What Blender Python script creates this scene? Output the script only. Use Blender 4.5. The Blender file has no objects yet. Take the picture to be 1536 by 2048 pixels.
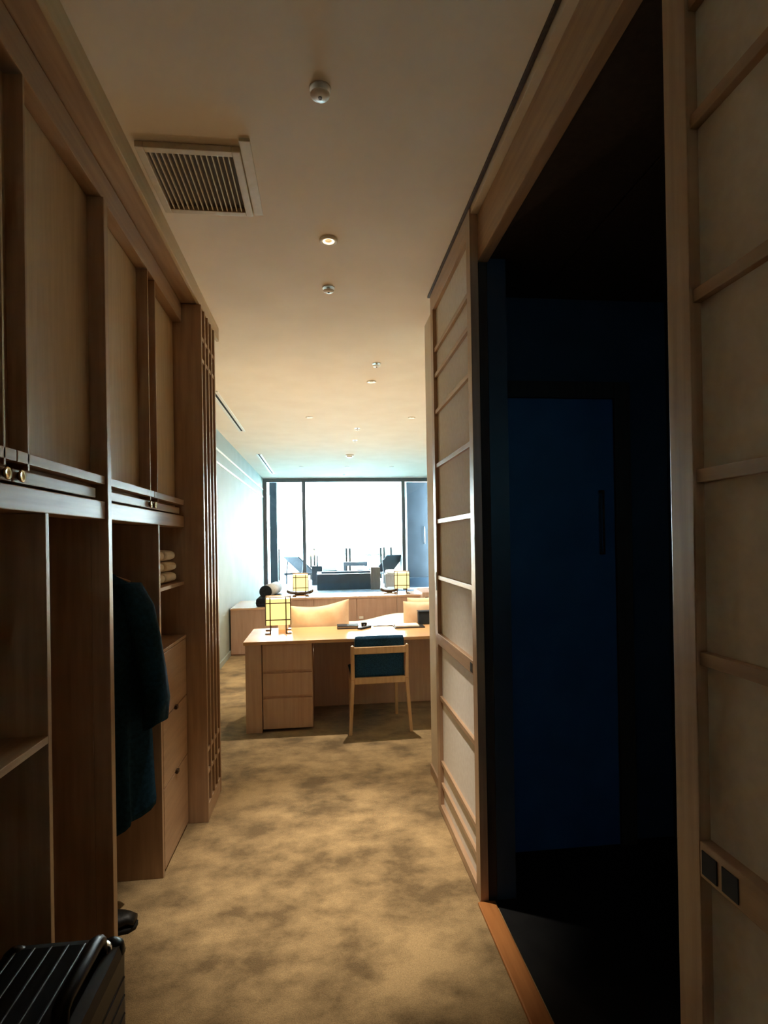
import bpy, bmesh, math, random
from mathutils import Vector, Matrix
random.seed(7)
sc = bpy.context.scene
COL = sc.collection

# ------------------------------------------------------------------ camera
cam_d = bpy.data.cameras.new('camera')
cam = bpy.data.objects.new('camera', cam_d); COL.objects.link(cam)
cam_d.sensor_fit = 'HORIZONTAL'; cam_d.sensor_width = 36.0
cam_d.lens = 36.0 * 1120.0 / 1536.0
cam_d.shift_y = 0.0345
cam_d.clip_end = 20000
cam.location = (0, 0, 1.5)
cam.rotation_euler = (Matrix.Rotation(math.radians(-6.35), 4, 'Z') @ Matrix.Rotation(math.radians(90.2), 4, 'X')
                      @ Matrix.Rotation(math.radians(-0.95), 4, 'Z')).to_euler()
sc.camera = cam

# ------------------------------------------------------------------ sky, exposure
w = bpy.data.worlds.new('overcast_sky'); sc.world = w; w.use_nodes = True
bg = w.node_tree.nodes['Background']
bg.inputs['Color'].default_value = (0.88, 0.96, 1.0, 1)
bg.inputs['Strength'].default_value = 7.0
sc.view_settings.view_transform = 'Standard'
sc.view_settings.look = 'None'
sc.view_settings.exposure = 3.4
sc.view_settings.gamma = 1.0
sc.view_settings.use_curve_mapping = False
sc.cycles.max_bounces = 10
sc.cycles.diffuse_bounces = 6
sc.cycles.glossy_bounces = 4
sc.cycles.transparent_max_bounces = 12
sc.cycles.sample_clamp_indirect = 6.0
sc.cycles.caustics_reflective = False
sc.cycles.caustics_refractive = False
DOWN_W = 49.0      # watts of a ceiling downlight

# ------------------------------------------------------------------ materials
def srgb(r, g, b):
    f = lambda c: (c / 255 / 12.92) if c / 255 <= 0.04045 else ((c / 255 + 0.055) / 1.055) ** 2.4
    return (f(r), f(g), f(b), 1)

def mat_base(name):
    m = bpy.data.materials.new(name); m.use_nodes = True
    nt = m.node_tree
    return m, nt, nt.nodes['Principled BSDF']

def speckle(name, c1, c2, scale=8.0, rough=0.6, spec=0.4, bump=0.0, bscale=200.0, stretch=(1, 1, 1), detail=4.0,
            lo=0.35, hi=0.65, metallic=0.0, sheen=0.0, coords='Object'):
    m, nt, p = mat_base(name)
    tc = nt.nodes.new('ShaderNodeTexCoord'); mp = nt.nodes.new('ShaderNodeMapping')
    mp.inputs['Scale'].default_value = stretch
    nt.links.new(tc.outputs[coords], mp.inputs['Vector'])
    n = nt.nodes.new('ShaderNodeTexNoise'); n.inputs['Scale'].default_value = scale; n.inputs['Detail'].default_value = detail
    nt.links.new(mp.outputs[0], n.inputs['Vector'])
    r = nt.nodes.new('ShaderNodeValToRGB')
    r.color_ramp.elements[0].position = lo; r.color_ramp.elements[0].color = c1
    r.color_ramp.elements[1].position = hi; r.color_ramp.elements[1].color = c2
    nt.links.new(n.outputs['Fac'], r.inputs[0]); nt.links.new(r.outputs[0], p.inputs['Base Color'])
    p.inputs['Roughness'].default_value = rough
    p.inputs['Specular IOR Level'].default_value = spec
    p.inputs['Metallic'].default_value = metallic
    if sheen: p.inputs['Sheen Weight'].default_value = sheen
    if bump:
        b = nt.nodes.new('ShaderNodeTexNoise'); b.inputs['Scale'].default_value = bscale; b.inputs['Detail'].default_value = 2
        nt.links.new(tc.outputs[coords], b.inputs['Vector'])
        bn = nt.nodes.new('ShaderNodeBump'); bn.inputs['Strength'].default_value = bump; bn.inputs['Distance'].default_value = 0.004
        nt.links.new(b.outputs['Fac'], bn.inputs['Height']); nt.links.new(bn.outputs[0], p.inputs['Normal'])
    return m

def emit(name, col, strength, c2=None):
    m, nt, p = mat_base(name)
    tc = nt.nodes.new('ShaderNodeTexCoord')
    n = nt.nodes.new('ShaderNodeTexNoise'); n.inputs['Scale'].default_value = 60
    nt.links.new(tc.outputs['Object'], n.inputs['Vector'])
    r = nt.nodes.new('ShaderNodeValToRGB'); r.color_ramp.elements[0].color = c2 or col; r.color_ramp.elements[1].color = col
    nt.links.new(n.outputs['Fac'], r.inputs[0]); nt.links.new(r.outputs[0], p.inputs['Emission Color'])
    p.inputs['Base Color'].default_value = (0.8, 0.75, 0.6, 1)
    p.inputs['Emission Strength'].default_value = strength
    return m

def wood(name, c1, c2, axis, rough=0.36, spec=0.5):
    st = {'x': (0.6, 9, 9), 'y': (9, 0.6, 9), 'z': (9, 9, 0.6)}[axis]
    return speckle(name, c1, c2, scale=5.0, rough=rough, spec=spec, stretch=st, detail=6, lo=0.3, hi=0.7, bump=0.05, bscale=90)

def glass(name, tint=(0.93, 0.98, 0.97, 1), refl=0.06):
    m = bpy.data.materials.new(name); m.use_nodes = True
    nt = m.node_tree; nt.nodes.clear()
    o = nt.nodes.new('ShaderNodeOutputMaterial'); mx = nt.nodes.new('ShaderNodeMixShader')
    t = nt.nodes.new('ShaderNodeBsdfTransparent'); g = nt.nodes.new('ShaderNodeBsdfGlossy')
    fr = nt.nodes.new('ShaderNodeFresnel'); fr.inputs['IOR'].default_value = 1.35
    t.inputs[0].default_value = tint; g.inputs['Roughness'].default_value = 0.02
    nt.links.new(fr.outputs[0], mx.inputs[0])
    nt.links.new(t.outputs[0], mx.inputs[1]); nt.links.new(g.outputs[0], mx.inputs[2]); nt.links.new(mx.outputs[0], o.inputs[0])
    return m

W1, W2 = srgb(160, 130, 104), srgb(186, 154, 124)
woodx, woody, woodz = [wood('cedar_grain_' + a, W1, W2, a) for a in 'xyz']
lightoak = wood('pale_oak_y', srgb(196, 172, 134), srgb(208, 184, 146), 'y', 0.5, 0.3)
sillm = wood('worn_sill_y', srgb(158, 98, 50), srgb(180, 118, 64), 'y', 0.5, 0.3)
D1, D2 = srgb(196, 148, 100), srgb(216, 170, 122)
deskx, deskz = wood('desk_oak_x', D1, D2, 'x', 0.28), wood('desk_oak_z', srgb(186, 150, 124), srgb(200, 164, 136), 'z', 0.5, 0.3)
C1, C2 = srgb(180, 146, 126), srgb(194, 160, 140)
cabz = wood('counter_wood_z', C1, C2, 'z', 0.5, 0.3)
ctop = wood('counter_wood_x', srgb(205, 165, 130), srgb(220, 182, 150), 'x', 0.22)
chairw = wood('chair_ash', srgb(190, 150, 105), srgb(208, 168, 122), 'z', 0.45)
paper = speckle('shoji_paper', srgb(226, 219, 209), srgb(233, 227, 218), scale=40, rough=0.9, spec=0.1, bump=0.04, bscale=150)
cloth_panel = speckle('panel_veneer', srgb(192, 166, 132), srgb(204, 178, 144), scale=6, rough=0.55, spec=0.35, stretch=(8, 8, 0.7))
ceil_m = speckle('ceiling_plaster', srgb(240, 227, 208), srgb(245, 233, 215), scale=3, rough=0.85, spec=0.15, bump=0.03, bscale=120)
wall_m = speckle('wall_plaster', srgb(160, 172, 168), srgb(168, 179, 175), scale=3, rough=0.7, spec=0.25, bump=0.02, bscale=160)
warmwall = speckle('jamb_plaster', srgb(214, 198, 176), srgb(224, 210, 190), scale=3, rough=0.8, spec=0.2)
navy = speckle('navy_fabric', srgb(26, 54, 76), srgb(40, 74, 100), scale=120, rough=0.95, spec=0.1, bump=0.15, bscale=400)
coatm = speckle('coat_wool', srgb(16, 44, 62), srgb(26, 58, 80), scale=60, rough=0.95, spec=0.08, bump=0.1, bscale=300)
white_linen = speckle('white_linen', srgb(232, 224, 212), srgb(242, 236, 226), scale=20, rough=0.9, spec=0.1, bump=0.1, bscale=40)
pillow_m = speckle('pillow_linen', srgb(208, 178, 146), srgb(218, 190, 158), scale=14, rough=0.9, spec=0.1, bump=0.15, bscale=25)
towel_m = speckle('terry_towel', srgb(226, 210, 190), srgb(240, 228, 210), scale=150, rough=1, spec=0.0, bump=0.4, bscale=300)
black_case = speckle('black_polycarbonate', srgb(6, 6, 6), srgb(10, 10, 10), scale=60, rough=0.4, spec=0.12)
black_matte = speckle('black_rubber', srgb(12, 12, 12), srgb(18, 18, 18), scale=60, rough=0.7, spec=0.3)
leather = speckle('black_leather', srgb(14, 13, 12), srgb(24, 22, 20), scale=90, rough=0.5, spec=0.4, bump=0.1)
chrome = speckle('brushed_chrome', srgb(190, 190, 185), srgb(210, 210, 205), scale=80, rough=0.2, metallic=1.0)
brass = speckle('aged_brass', srgb(190, 170, 130), srgb(215, 195, 155), scale=80, rough=0.25, metallic=1.0)
iron = speckle('dark_iron', srgb(48, 34, 22), srgb(66, 48, 32), scale=70, rough=0.5, spec=0.4)
winframe = speckle('window_alloy', srgb(88, 92, 96), srgb(104, 108, 112), scale=60, rough=0.45, spec=0.4)
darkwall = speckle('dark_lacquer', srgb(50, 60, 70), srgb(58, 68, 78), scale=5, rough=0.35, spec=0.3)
darkdoor = speckle('glow_blue_lacquer', srgb(44, 84, 120), srgb(52, 94, 132), scale=4, rough=0.4, spec=0.3)  # blue in this colour stands in for daylight glow on the washroom door
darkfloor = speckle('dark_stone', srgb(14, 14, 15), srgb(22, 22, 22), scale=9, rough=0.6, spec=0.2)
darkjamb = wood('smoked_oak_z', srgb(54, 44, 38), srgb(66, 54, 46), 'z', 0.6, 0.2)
duct = speckle('vent_dark', srgb(70, 62, 52), srgb(82, 72, 60), scale=30, rough=0.8)
ventm = speckle('vent_enamel', srgb(206, 190, 162), srgb(214, 199, 172), scale=30, rough=0.5)
whitem = speckle('white_enamel', srgb(232, 228, 216), srgb(240, 236, 226), scale=30, rough=0.35)
slate = speckle('bath_slate', srgb(26, 42, 58), srgb(36, 54, 70), scale=7, rough=0.45, spec=0.3, bump=0.05)
deckm = speckle('deck_stone', srgb(104, 112, 120), srgb(122, 130, 138), scale=4, rough=0.6, spec=0.3)
colm = speckle('column_slate', srgb(34, 42, 50), srgb(44, 52, 60), scale=6, rough=0.7, spec=0.2)
bluewall = speckle('balcony_slate_panel', srgb(26, 37, 47), srgb(34, 45, 56), scale=5, rough=0.6, spec=0.2)
extwall = speckle('balcony_render', srgb(206, 214, 214), srgb(220, 226, 226), scale=5, rough=0.8, spec=0.2)
sling = speckle('lounger_mesh', srgb(30, 38, 46), srgb(42, 50, 58), scale=60, rough=0.8, spec=0.2)
lgrey = speckle('grey_cushion', srgb(150, 158, 158), srgb(168, 174, 174), scale=30, rough=0.9, spec=0.1)
daybed_m = speckle('daybed_linen', srgb(150, 162, 186), srgb(168, 180, 202), scale=14, rough=0.9, spec=0.1, bump=0.1, bscale=60)
bolst_m = speckle('bolster_linen', srgb(150, 156, 166), srgb(168, 174, 182), scale=20, rough=0.9, spec=0.1)
bolst_e = speckle('bolster_end_wool', srgb(34, 40, 48), srgb(46, 52, 60), scale=40, rough=0.95, spec=0.05)
greywood = wood('weathered_wood', srgb(120, 104, 92), srgb(140, 122, 108), 'z', 0.7, 0.2)
railmetal = speckle('rail_metal', srgb(16, 18, 20), srgb(22, 24, 26), scale=40, rough=0.6, spec=0.1)
seam = speckle('sea_water', srgb(128, 166, 176), srgb(146, 182, 190), scale=0.02, rough=0.5, spec=0.2, coords='Object')
leafm = speckle('island_foliage', srgb(24, 32, 24), srgb(32, 38, 26), scale=0.3, rough=0.9)
rockm = speckle('island_rock', srgb(36, 36, 30), srgb(42, 40, 34), scale=0.2, rough=0.9)
clear = glass('window_glass')
blueglass = glass('glow_tint_glass', (0.12, 0.20, 0.235, 1))  # tint sets the blue glow cast by the added washroom window
railglass = glass('rail_glass', (0.9, 0.97, 0.96, 1))
shade_m = emit('lamp_paper', srgb(255, 226, 140), 0.13, srgb(255, 214, 118))
lens_m = emit('downlight_lens', srgb(255, 226, 180), 0.22)
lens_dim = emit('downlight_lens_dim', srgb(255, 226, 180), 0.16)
water_m = speckle('bath_water', srgb(60, 84, 96), srgb(70, 96, 108), scale=3, rough=0.05, spec=0.5)
magazine = speckle('printed_cover', srgb(236, 234, 228), srgb(214, 206, 192), scale=9, rough=0.35)
screen_m = speckle('outlet_dark', srgb(46, 34, 48), srgb(56, 42, 58), scale=9, rough=0.5)

def carpet():
    m, nt, p = mat_base('mottled_carpet')
    tc = nt.nodes.new('ShaderNodeTexCoord')
    n = nt.nodes.new('ShaderNodeTexNoise'); n.inputs['Scale'].default_value = 4.2; n.inputs['Detail'].default_value = 5; n.inputs['Roughness'].default_value = 0.62
    mp = nt.nodes.new('ShaderNodeMapping'); mp.inputs['Scale'].default_value = (0.8, 1.0, 1); nt.links.new(tc.outputs['Object'], mp.inputs[0])
    nt.links.new(mp.outputs[0], n.inputs['Vector'])
    r = nt.nodes.new('ShaderNodeValToRGB')
    e = r.color_ramp.elements; e[0].position = 0.36; e[0].color = srgb(106, 87, 60); e[1].position = 0.62; e[1].color = srgb(172, 145, 104)
    nt.links.new(n.outputs['Fac'], r.inputs[0])
    f = nt.nodes.new('ShaderNodeTexNoise'); f.inputs['Scale'].default_value = 260; f.inputs['Detail'].default_value = 1
    nt.links.new(tc.outputs['Object'], f.inputs['Vector'])
    mx = nt.nodes.new('ShaderNodeMix'); mx.data_type = 'RGBA'; mx.blend_type = 'OVERLAY'; mx.inputs['Factor'].default_value = 0.45
    nt.links.new(r.outputs[0], mx.inputs[6]); nt.links.new(f.outputs['Fac'], mx.inputs[7]); nt.links.new(mx.outputs[2], p.inputs['Base Color'])
    bn = nt.nodes.new('ShaderNodeBump'); bn.inputs['Strength'].default_value = 0.5; bn.inputs['Distance'].default_value = 0.005
    nt.links.new(f.outputs['Fac'], bn.inputs['Height']); nt.links.new(bn.outputs[0], p.inputs['Normal'])
    p.inputs['Roughness'].default_value = 1.0; p.inputs['Specular IOR Level'].default_value = 0.05
    p.inputs['Sheen Weight'].default_value = 0.2
    return m
carpet_m = carpet()

# ------------------------------------------------------------------ builders
def wl(o):
    v = Vector((0, 0, 0))
    while o is not None: v += o.location; o = o.parent
    return v

def link(name, me, m, parent=None, local=False, center=True):
    """one mesh object; verts given in world space (local=False) or in the parent's space"""
    if m is not None and not me.materials: me.materials.append(m)
    vs = [v.co for v in me.vertices]
    c = Vector((0, 0, 0))
    if center and vs:
        c = Vector([(min(v[i] for v in vs) + max(v[i] for v in vs)) / 2 for i in range(3)])
        if parent is None: c.z = min(v.z for v in vs)
        me.transform(Matrix.Translation(-c))
    o = bpy.data.objects.new(name, me); COL.objects.link(o)
    if parent is not None:
        o.parent = parent
        if local:
            q = Vector((0, 0, 0)); a = parent
            while a is not None and a.parent is not None: q += a.location; a = a.parent
            o.location = c - q
        else: o.location = c - wl(parent)
    else: o.location = c
    return o

def bm_box(bm, x0, x1, y0, y1, z0, z1, bevel=0.0, mtx=None):
    b2 = bmesh.new()
    bmesh.ops.create_cube(b2, size=1.0)
    bmesh.ops.transform(b2, verts=b2.verts, matrix=Matrix.Translation(((x0 + x1) / 2, (y0 + y1) / 2, (z0 + z1) / 2)) @
                        Matrix.Diagonal((abs(x1 - x0), abs(y1 - y0), abs(z1 - z0), 1)))
    if bevel: bmesh.ops.bevel(b2, geom=b2.edges[:], offset=bevel, segments=2, affect='EDGES', profile=0.6)
    if mtx is not None: bmesh.ops.transform(b2, verts=b2.verts, matrix=mtx)
    t = bpy.data.meshes.new('t'); b2.to_mesh(t); b2.free(); bm.from_mesh(t); bpy.data.meshes.remove(t)

def to_mesh(bm, name, smooth=False):
    me = bpy.data.meshes.new(name); bm.to_mesh(me); bm.free()
    if smooth:
        for f in me.polygons: f.use_smooth = True
    return me

def box(name, x0, x1, y0, y1, z0, z1, m, parent=None, bevel=0.0, local=False, mtx=None):
    bm = bmesh.new(); bm_box(bm, x0, x1, y0, y1, z0, z1, bevel, mtx)
    return link(name, to_mesh(bm, name, False), m, parent, local)

def cyl(name, p0, p1, r, m, parent=None, n=16, local=False, r2=None, smooth=True, caps=True):
    p0, p1 = Vector(p0), Vector(p1); d = p1 - p0
    bm = bmesh.new()
    bmesh.ops.create_cone(bm, cap_ends=caps, segments=n, radius1=r, radius2=r if r2 is None else r2, depth=d.length)
    bmesh.ops.transform(bm, verts=bm.verts, matrix=Matrix.Translation((p0 + p1) / 2) @ d.to_track_quat('Z', 'Y').to_matrix().to_4x4())
    me = to_mesh(bm, name)
    if smooth:
        for f in me.polygons: f.use_smooth = len(f.vertices) == 4
    return link(name, me, m, parent, local)

def lathe(name, prof, m, parent=None, n=28, at=(0, 0, 0), local=False):
    vs, fs = [], []
    for r, z in prof:
        for k in range(n):
            a = 2 * math.pi * k / n; vs.append((at[0] + r * math.cos(a), at[1] + r * math.sin(a), at[2] + z))
    for i in range(len(prof) - 1):
        for k in range(n):
            fs.append((i * n + k, i * n + (k + 1) % n, (i + 1) * n + (k + 1) % n, (i + 1) * n + k))
    me = bpy.data.meshes.new(name); me.from_pydata(vs, [], fs); me.validate()
    bm = bmesh.new(); bm.from_mesh(me); bmesh.ops.remove_doubles(bm, verts=bm.verts, dist=1e-5); bmesh.ops.recalc_face_normals(bm, faces=bm.faces); bm.to_mesh(me); bm.free()
    for f in me.polygons: f.use_smooth = True
    return link(name, me, m, parent, local)

def loft(name, rings, m, parent=None, local=False, cap=True):
    n = len(rings[0]); vs = [v for r in rings for v in r]; fs = []
    for i in range(len(rings) - 1):
        for k in range(n): fs.append((i * n + k, i * n + (k + 1) % n, (i + 1) * n + (k + 1) % n, (i + 1) * n + k))
    if cap: fs.append(tuple(range(n))[::-1]); fs.append(tuple((len(rings) - 1) * n + k for k in range(n)))
    me = bpy.data.meshes.new(name); me.from_pydata(vs, [], fs)
    bm = bmesh.new(); bm.from_mesh(me); bmesh.ops.recalc_face_normals(bm, faces=bm.faces); bm.to_mesh(me); bm.free()
    for f in me.polygons: f.use_smooth = True
    return link(name, me, m, parent, local)

def tube(name, pts, r, m, parent=None, local=False, n=8, closed=False):
    cu = bpy.data.curves.new(name, 'CURVE'); cu.dimensions = '3D'; cu.bevel_depth = r; cu.bevel_resolution = max(1, n // 4); cu.use_fill_caps = True
    s = cu.splines.new('POLY'); s.points.add(len(pts) - 1); s.use_cyclic_u = closed
    for q, p in zip(s.points, pts): q.co = (*p, 1)
    t = bpy.data.objects.new('t', cu); COL.objects.link(t)
    dg = bpy.context.evaluated_depsgraph_get(); me = bpy.data.meshes.new_from_object(t.evaluated_get(dg))
    bpy.data.objects.remove(t); bpy.data.curves.remove(cu); me.name = name; me.materials.clear()
    for f in me.polygons: f.use_smooth = True
    return link(name, me, m, parent, local)

def thing(name, label, cat, loc=(0, 0, 0), rz=0.0, group=None):
    o = bpy.data.objects.new(name, None); COL.objects.link(o); o.empty_display_size = 0.1
    o.location = loc; o.rotation_euler = (0, 0, rz)
    return tag(o, label, cat, group)

def tag(o, label, cat, group=None):
    o['label'] = label; o['category'] = cat
    if group: o['group'] = group
    return o

def struct(o, label=None, cat=None):
    o['kind'] = 'structure'
    if label: o['label'] = label
    if cat: o['category'] = cat
    return o

def sroot(name, loc, label, cat):
    o = bpy.data.objects.new(name, None); COL.objects.link(o); o.location = loc
    return struct(o, label, cat)

def copy_tree(o, parent=None):
    c = o.copy(); COL.objects.link(c); c.parent = parent
    for ch in list(o.children): copy_tree(ch, c)
    return c

H = 2.88          # ceiling height
# ================================================================== SETTING
struct(box('floor', -1.6, 2.8, -1.6, 12.3, -0.12, 0, carpet_m), 'mottled golden beige carpet running from the hall to the window', 'floor')
struct(box('ceiling', -1.6, 2.8, -1.6, 12.36, H, H + 0.12, ceil_m), 'smooth warm off-white plaster ceiling', 'ceiling')
struct(box('wall_back', -1.6, 0.78, -1.7, -1.6, 0, H, warmwall), 'plain plaster wall behind the viewer', 'wall')
struct(box('wall_wardrobe', -1.6, -1.42, -1.6, 3.52, 0, H, warmwall), 'plaster wall behind the wardrobe', 'wall')
struct(box('wall_entry', -1.42, -0.72, -1.6, 0.86, 0, H, woodz), 'wood panelled wall before the wardrobe', 'wall')
wl_left = sroot('wall_left', (-1.3, 8, 0), 'pale plaster side wall of the bedroom with two thin picture rails', 'wall')
box('wall_surface', -1.42, -1.24, 3.5, 12.36, 0, H, wall_m, wl_left)
for z in (2.62, 2.46): box('picture_rail', -1.24, -1.225, 3.55, 12.2, z, z + 0.022, whitem, wl_left, 0.002)
struct(box('baseboard_left', -1.24, -1.222, 3.55, 12.2, 0, 0.07, wall_m, bevel=0.003), 'low pale baseboard along the bedroom wall', 'baseboard')
struct(box('wall_hall_end', 0.682, 2.8, 3.12, 3.56, 0, H, warmwall), 'pale wall end just past the sliding door', 'wall')
struct(box('baseboard_hall', 0.672, 0.682, 3.14, 3.56, 0, 0.06, woody), 'narrow wooden baseboard at the wall end', 'baseboard')
struct(box('wall_right', 2.62, 2.8, 3.56, 12.36, 0, H, wall_m), 'pale plaster wall on the far side of the bedroom', 'wall')
# dark washroom seen through the opening
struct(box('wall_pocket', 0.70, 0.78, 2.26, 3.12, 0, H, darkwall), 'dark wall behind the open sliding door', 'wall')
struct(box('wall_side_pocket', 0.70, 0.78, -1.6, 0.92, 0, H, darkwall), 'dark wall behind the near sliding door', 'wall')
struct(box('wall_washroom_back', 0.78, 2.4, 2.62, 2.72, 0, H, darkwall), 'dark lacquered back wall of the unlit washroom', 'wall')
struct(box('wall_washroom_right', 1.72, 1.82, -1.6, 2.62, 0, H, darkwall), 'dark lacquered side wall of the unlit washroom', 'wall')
ww = sroot('wall_washroom_end', (1.25, -1.65, 0), 'dark lacquered end wall of the washroom around the added window', 'wall')
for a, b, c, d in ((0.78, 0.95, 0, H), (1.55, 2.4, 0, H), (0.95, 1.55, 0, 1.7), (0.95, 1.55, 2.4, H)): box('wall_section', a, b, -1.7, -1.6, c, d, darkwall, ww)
w2 = sroot('added_window', (1.25, -1.65, 1.7), 'unseen tinted window added to light the washroom blue', 'window')  # out of view, added so bluish daylight reaches the washroom door
for a, b, c, d in ((0.95, 0.98, 1.7, 2.4), (1.52, 1.55, 1.7, 2.4), (0.98, 1.52, 1.7, 1.73), (0.98, 1.52, 2.37, 2.4)): box('frame_bar', a, b, -1.68, -1.62, c, d, darkjamb, w2, 0.002)
box('pane', 0.98, 1.52, -1.655, -1.648, 1.73, 2.37, blueglass, w2)
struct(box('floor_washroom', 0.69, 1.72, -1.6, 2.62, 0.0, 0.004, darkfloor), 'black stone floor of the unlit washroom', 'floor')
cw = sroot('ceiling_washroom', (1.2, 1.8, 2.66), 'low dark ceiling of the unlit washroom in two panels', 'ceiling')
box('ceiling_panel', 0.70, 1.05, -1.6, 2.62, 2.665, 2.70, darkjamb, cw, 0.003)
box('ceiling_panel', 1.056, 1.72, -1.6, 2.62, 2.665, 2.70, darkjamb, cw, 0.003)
dd = sroot('door_3', (1.14, 2.60, 0), 'dark door in the back wall of the washroom, blue glow put in its colour', 'door')
box('door_leaf', 0.88, 1.42, 2.585, 2.62, 0.005, 2.17, darkdoor, dd, 0.003)
for a, b in ((0.80, 0.88), (1.42, 1.50)): box('door_jamb', a, b, 2.57, 2.62, 0.005, 2.25, darkjamb, dd, 0.003)
box('door_head', 0.88, 1.42, 2.57, 2.62, 2.17, 2.25, darkjamb, dd, 0.003)
tube('door_handle', [(1.345, 2.585, 1.42), (1.345, 2.55, 1.42), (1.345, 2.55, 1.72), (1.345, 2.585, 1.72)], 0.006, iron, dd)

# header over the opening, door track and hall trims
hd = sroot('trim_1', (0.68, 1.2, 2.65), 'wide wooden header beam over the dark doorway', 'trim')
box('header_beam', 0.66, 0.705, -1.6, 3.12, 2.65, 2.84, woody, hd, 0.003)
box('header_lip', 0.632, 0.705, -1.6, 3.12, 2.842, H - 0.001, warmwall, hd, 0.002)
box('door_track', 0.617, 0.630, -1.6, 3.12, 2.868, H - 0.0005, iron, hd, 0.001)
t2 = sroot('trim_2', (-0.7, 1.8, 2.79), 'pale cornice board running above the wardrobe', 'trim')
box('cornice_face', -0.652, -0.635, 0.0, 3.68, 2.79, H - 0.001, lightoak, t2, 0.003)
box('cornice_soffit', -0.80, -0.652, 0.0, 3.66, 2.796, 2.83, woody, t2, 0.002)
struct(box('trim_3', 0.612, 0.684, 0.9, 2.25, 0.0, 0.012, sillm, bevel=0.006), 'worn orange wooden sill on the doorway floor', 'trim')
jm = struct(box('trim_4', 0.664, 0.70, 2.262, 2.32, 0.0, 2.65, darkjamb, bevel=0.002), 'dark wooden jamb behind the open sliding door', 'trim')
struct(box('trim_5', 0.664, 0.70, 0.93, 0.975, 0.0, 2.65, darkjamb, bevel=0.002), 'dark wooden jamb behind the near sliding door', 'trim')

# sliding paper doors
BARS = (2.54, 2.40, 2.20, 1.905, 1.60, 1.292, 0.63, 0.275, 0.155)
def sliding_door(name, y0, y1, label, pulls):
    d = sroot(name, (0.645, (y0 + y1) / 2, 0), label, 'door')
    X0, X1 = 0.626, 0.660
    for a in (y0, y1 - 0.062):
        st = box('stile', X0, X1, a, a + 0.062, 0.004, 2.866, woodz, d, 0.002)
        if a == y0 + 1e9: pass
    ya, yb = y0 + 0.062, y1 - 0.062
    box('rail', X0, X1, ya, yb, 2.765, 2.866, woody, d, 0.002)
    box('rail', X0, X1, ya, yb, 0.004, 0.045, woody, d, 0.002)
    lk = box('lock_rail', X0, X1, ya, yb, 0.925, 0.985, woody, d, 0.002)
    for p in pulls:
        f = box('finger_pull', X0 - 0.0015, X0 + 0.004, p, p + 0.036, 0.932, 0.972, black_matte, lk, 0.001)
    for z in BARS: box('muntin', X0 + 0.006, X1 - 0.012, ya, yb, z - 0.011, z + 0.011, woody, d, 0.001)
    box('paper', X1 - 0.014, X1 - 0.010, ya, yb, 0.045, 2.765, paper, d)
    return d
d1 = sliding_door('door_1', 2.25, 3.09, 'slid-open paper panelled wooden door at the far end of the dark doorway', (2.318,))
box('edge_pull', 0.6245, 0.632, 3.035, 3.05, 1.22, 1.32, black_matte, d1, 0.001)
sliding_door('door_2', 0.105, 0.945, 'near paper panelled wooden sliding door at the right edge', (0.842, 0.795))

# window wall
YW = 12.3
win = sroot('window_1', (0.3, YW, 0), 'floor to ceiling window of three panes with slim grey frames', 'window')
box('frame_head', -1.24, 2.62, YW, YW + 0.06, 2.80, H, winframe, win, 0.004)
box('frame_sill', -1.24, 2.62, YW, YW + 0.06, 0.0, 0.40, winframe, win, 0.004)
for a, b in ((-1.24, -1.165), (-0.412, -0.336), (1.775, 1.852), (2.56, 2.62)):
    box('mullion', a, b, YW - 0.01, YW + 0.06, 0.40, 2.80, winframe, win, 0.004)
for a, b in ((-1.165, -0.412), (-0.336, 1.775), (1.852, 2.56)):
    box('pane', a, b, YW + 0.025, YW + 0.031, 0.40, 2.80, clear, win)
hl = box('window_handle', 1.80, 1.82, YW - 0.04, YW - 0.01, 1.30, 1.55, winframe, win, 0.004)

# balcony
DK = 0.40
struct(box('floor_balcony', -2.0, 3.6, YW + 0.06, 16.5, DK - 0.2, DK, deckm), 'pale stone deck of the balcony', 'floor')
struct(box('ceiling_balcony', -2.0, 3.6, YW + 0.06, 16.35, 2.93, 3.1, extwall), 'white soffit over the balcony', 'ceiling')
bw = sroot('wall_balcony_left', (-1.33, 13.0, DK), 'pale panelled side wall of the balcony', 'wall')
for k in range(5):
    z0 = DK + k * 0.506
    box('wall_panel', -1.42, -1.30, YW + 0.07, 13.6, z0 + 0.004, z0 + 0.502, extwall, bw, 0.003)
struct(box('wall_balcony_column', -1.23, -1.06, 13.62, 13.95, DK, 2.93, colm, bevel=0.005), 'dark slate column at the left of the balcony', 'column')
bs = sroot('wall_balcony_right', (2.6, 13.2, DK), 'blue grey slate panel wall at the right of the balcony', 'wall')
box('slate_panel', 2.0, 3.6, 13.0, 13.12, DK, 2.86, bluewall, bs, 0.004)
box('slate_panel', 2.04, 2.16, 13.12, 16.3, DK, 2.93, extwall, bs, 0.004)
box('plinth', 1.98, 3.6, 12.86, 13.0, DK, DK + 0.22, slate, bs, 0.004)
tube('pull_bar', [(2.40, 13.0, 1.42), (2.40, 12.95, 1.42), (2.40, 12.95, 1.80), (2.40, 13.0, 1.80)], 0.012, chrome, bs)
# beyond
sea = struct(box('ground_sea', -6000, 6000, 20, 9000, -21, -20, seam), 'pale calm sea reaching to the horizon', 'sea')

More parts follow.
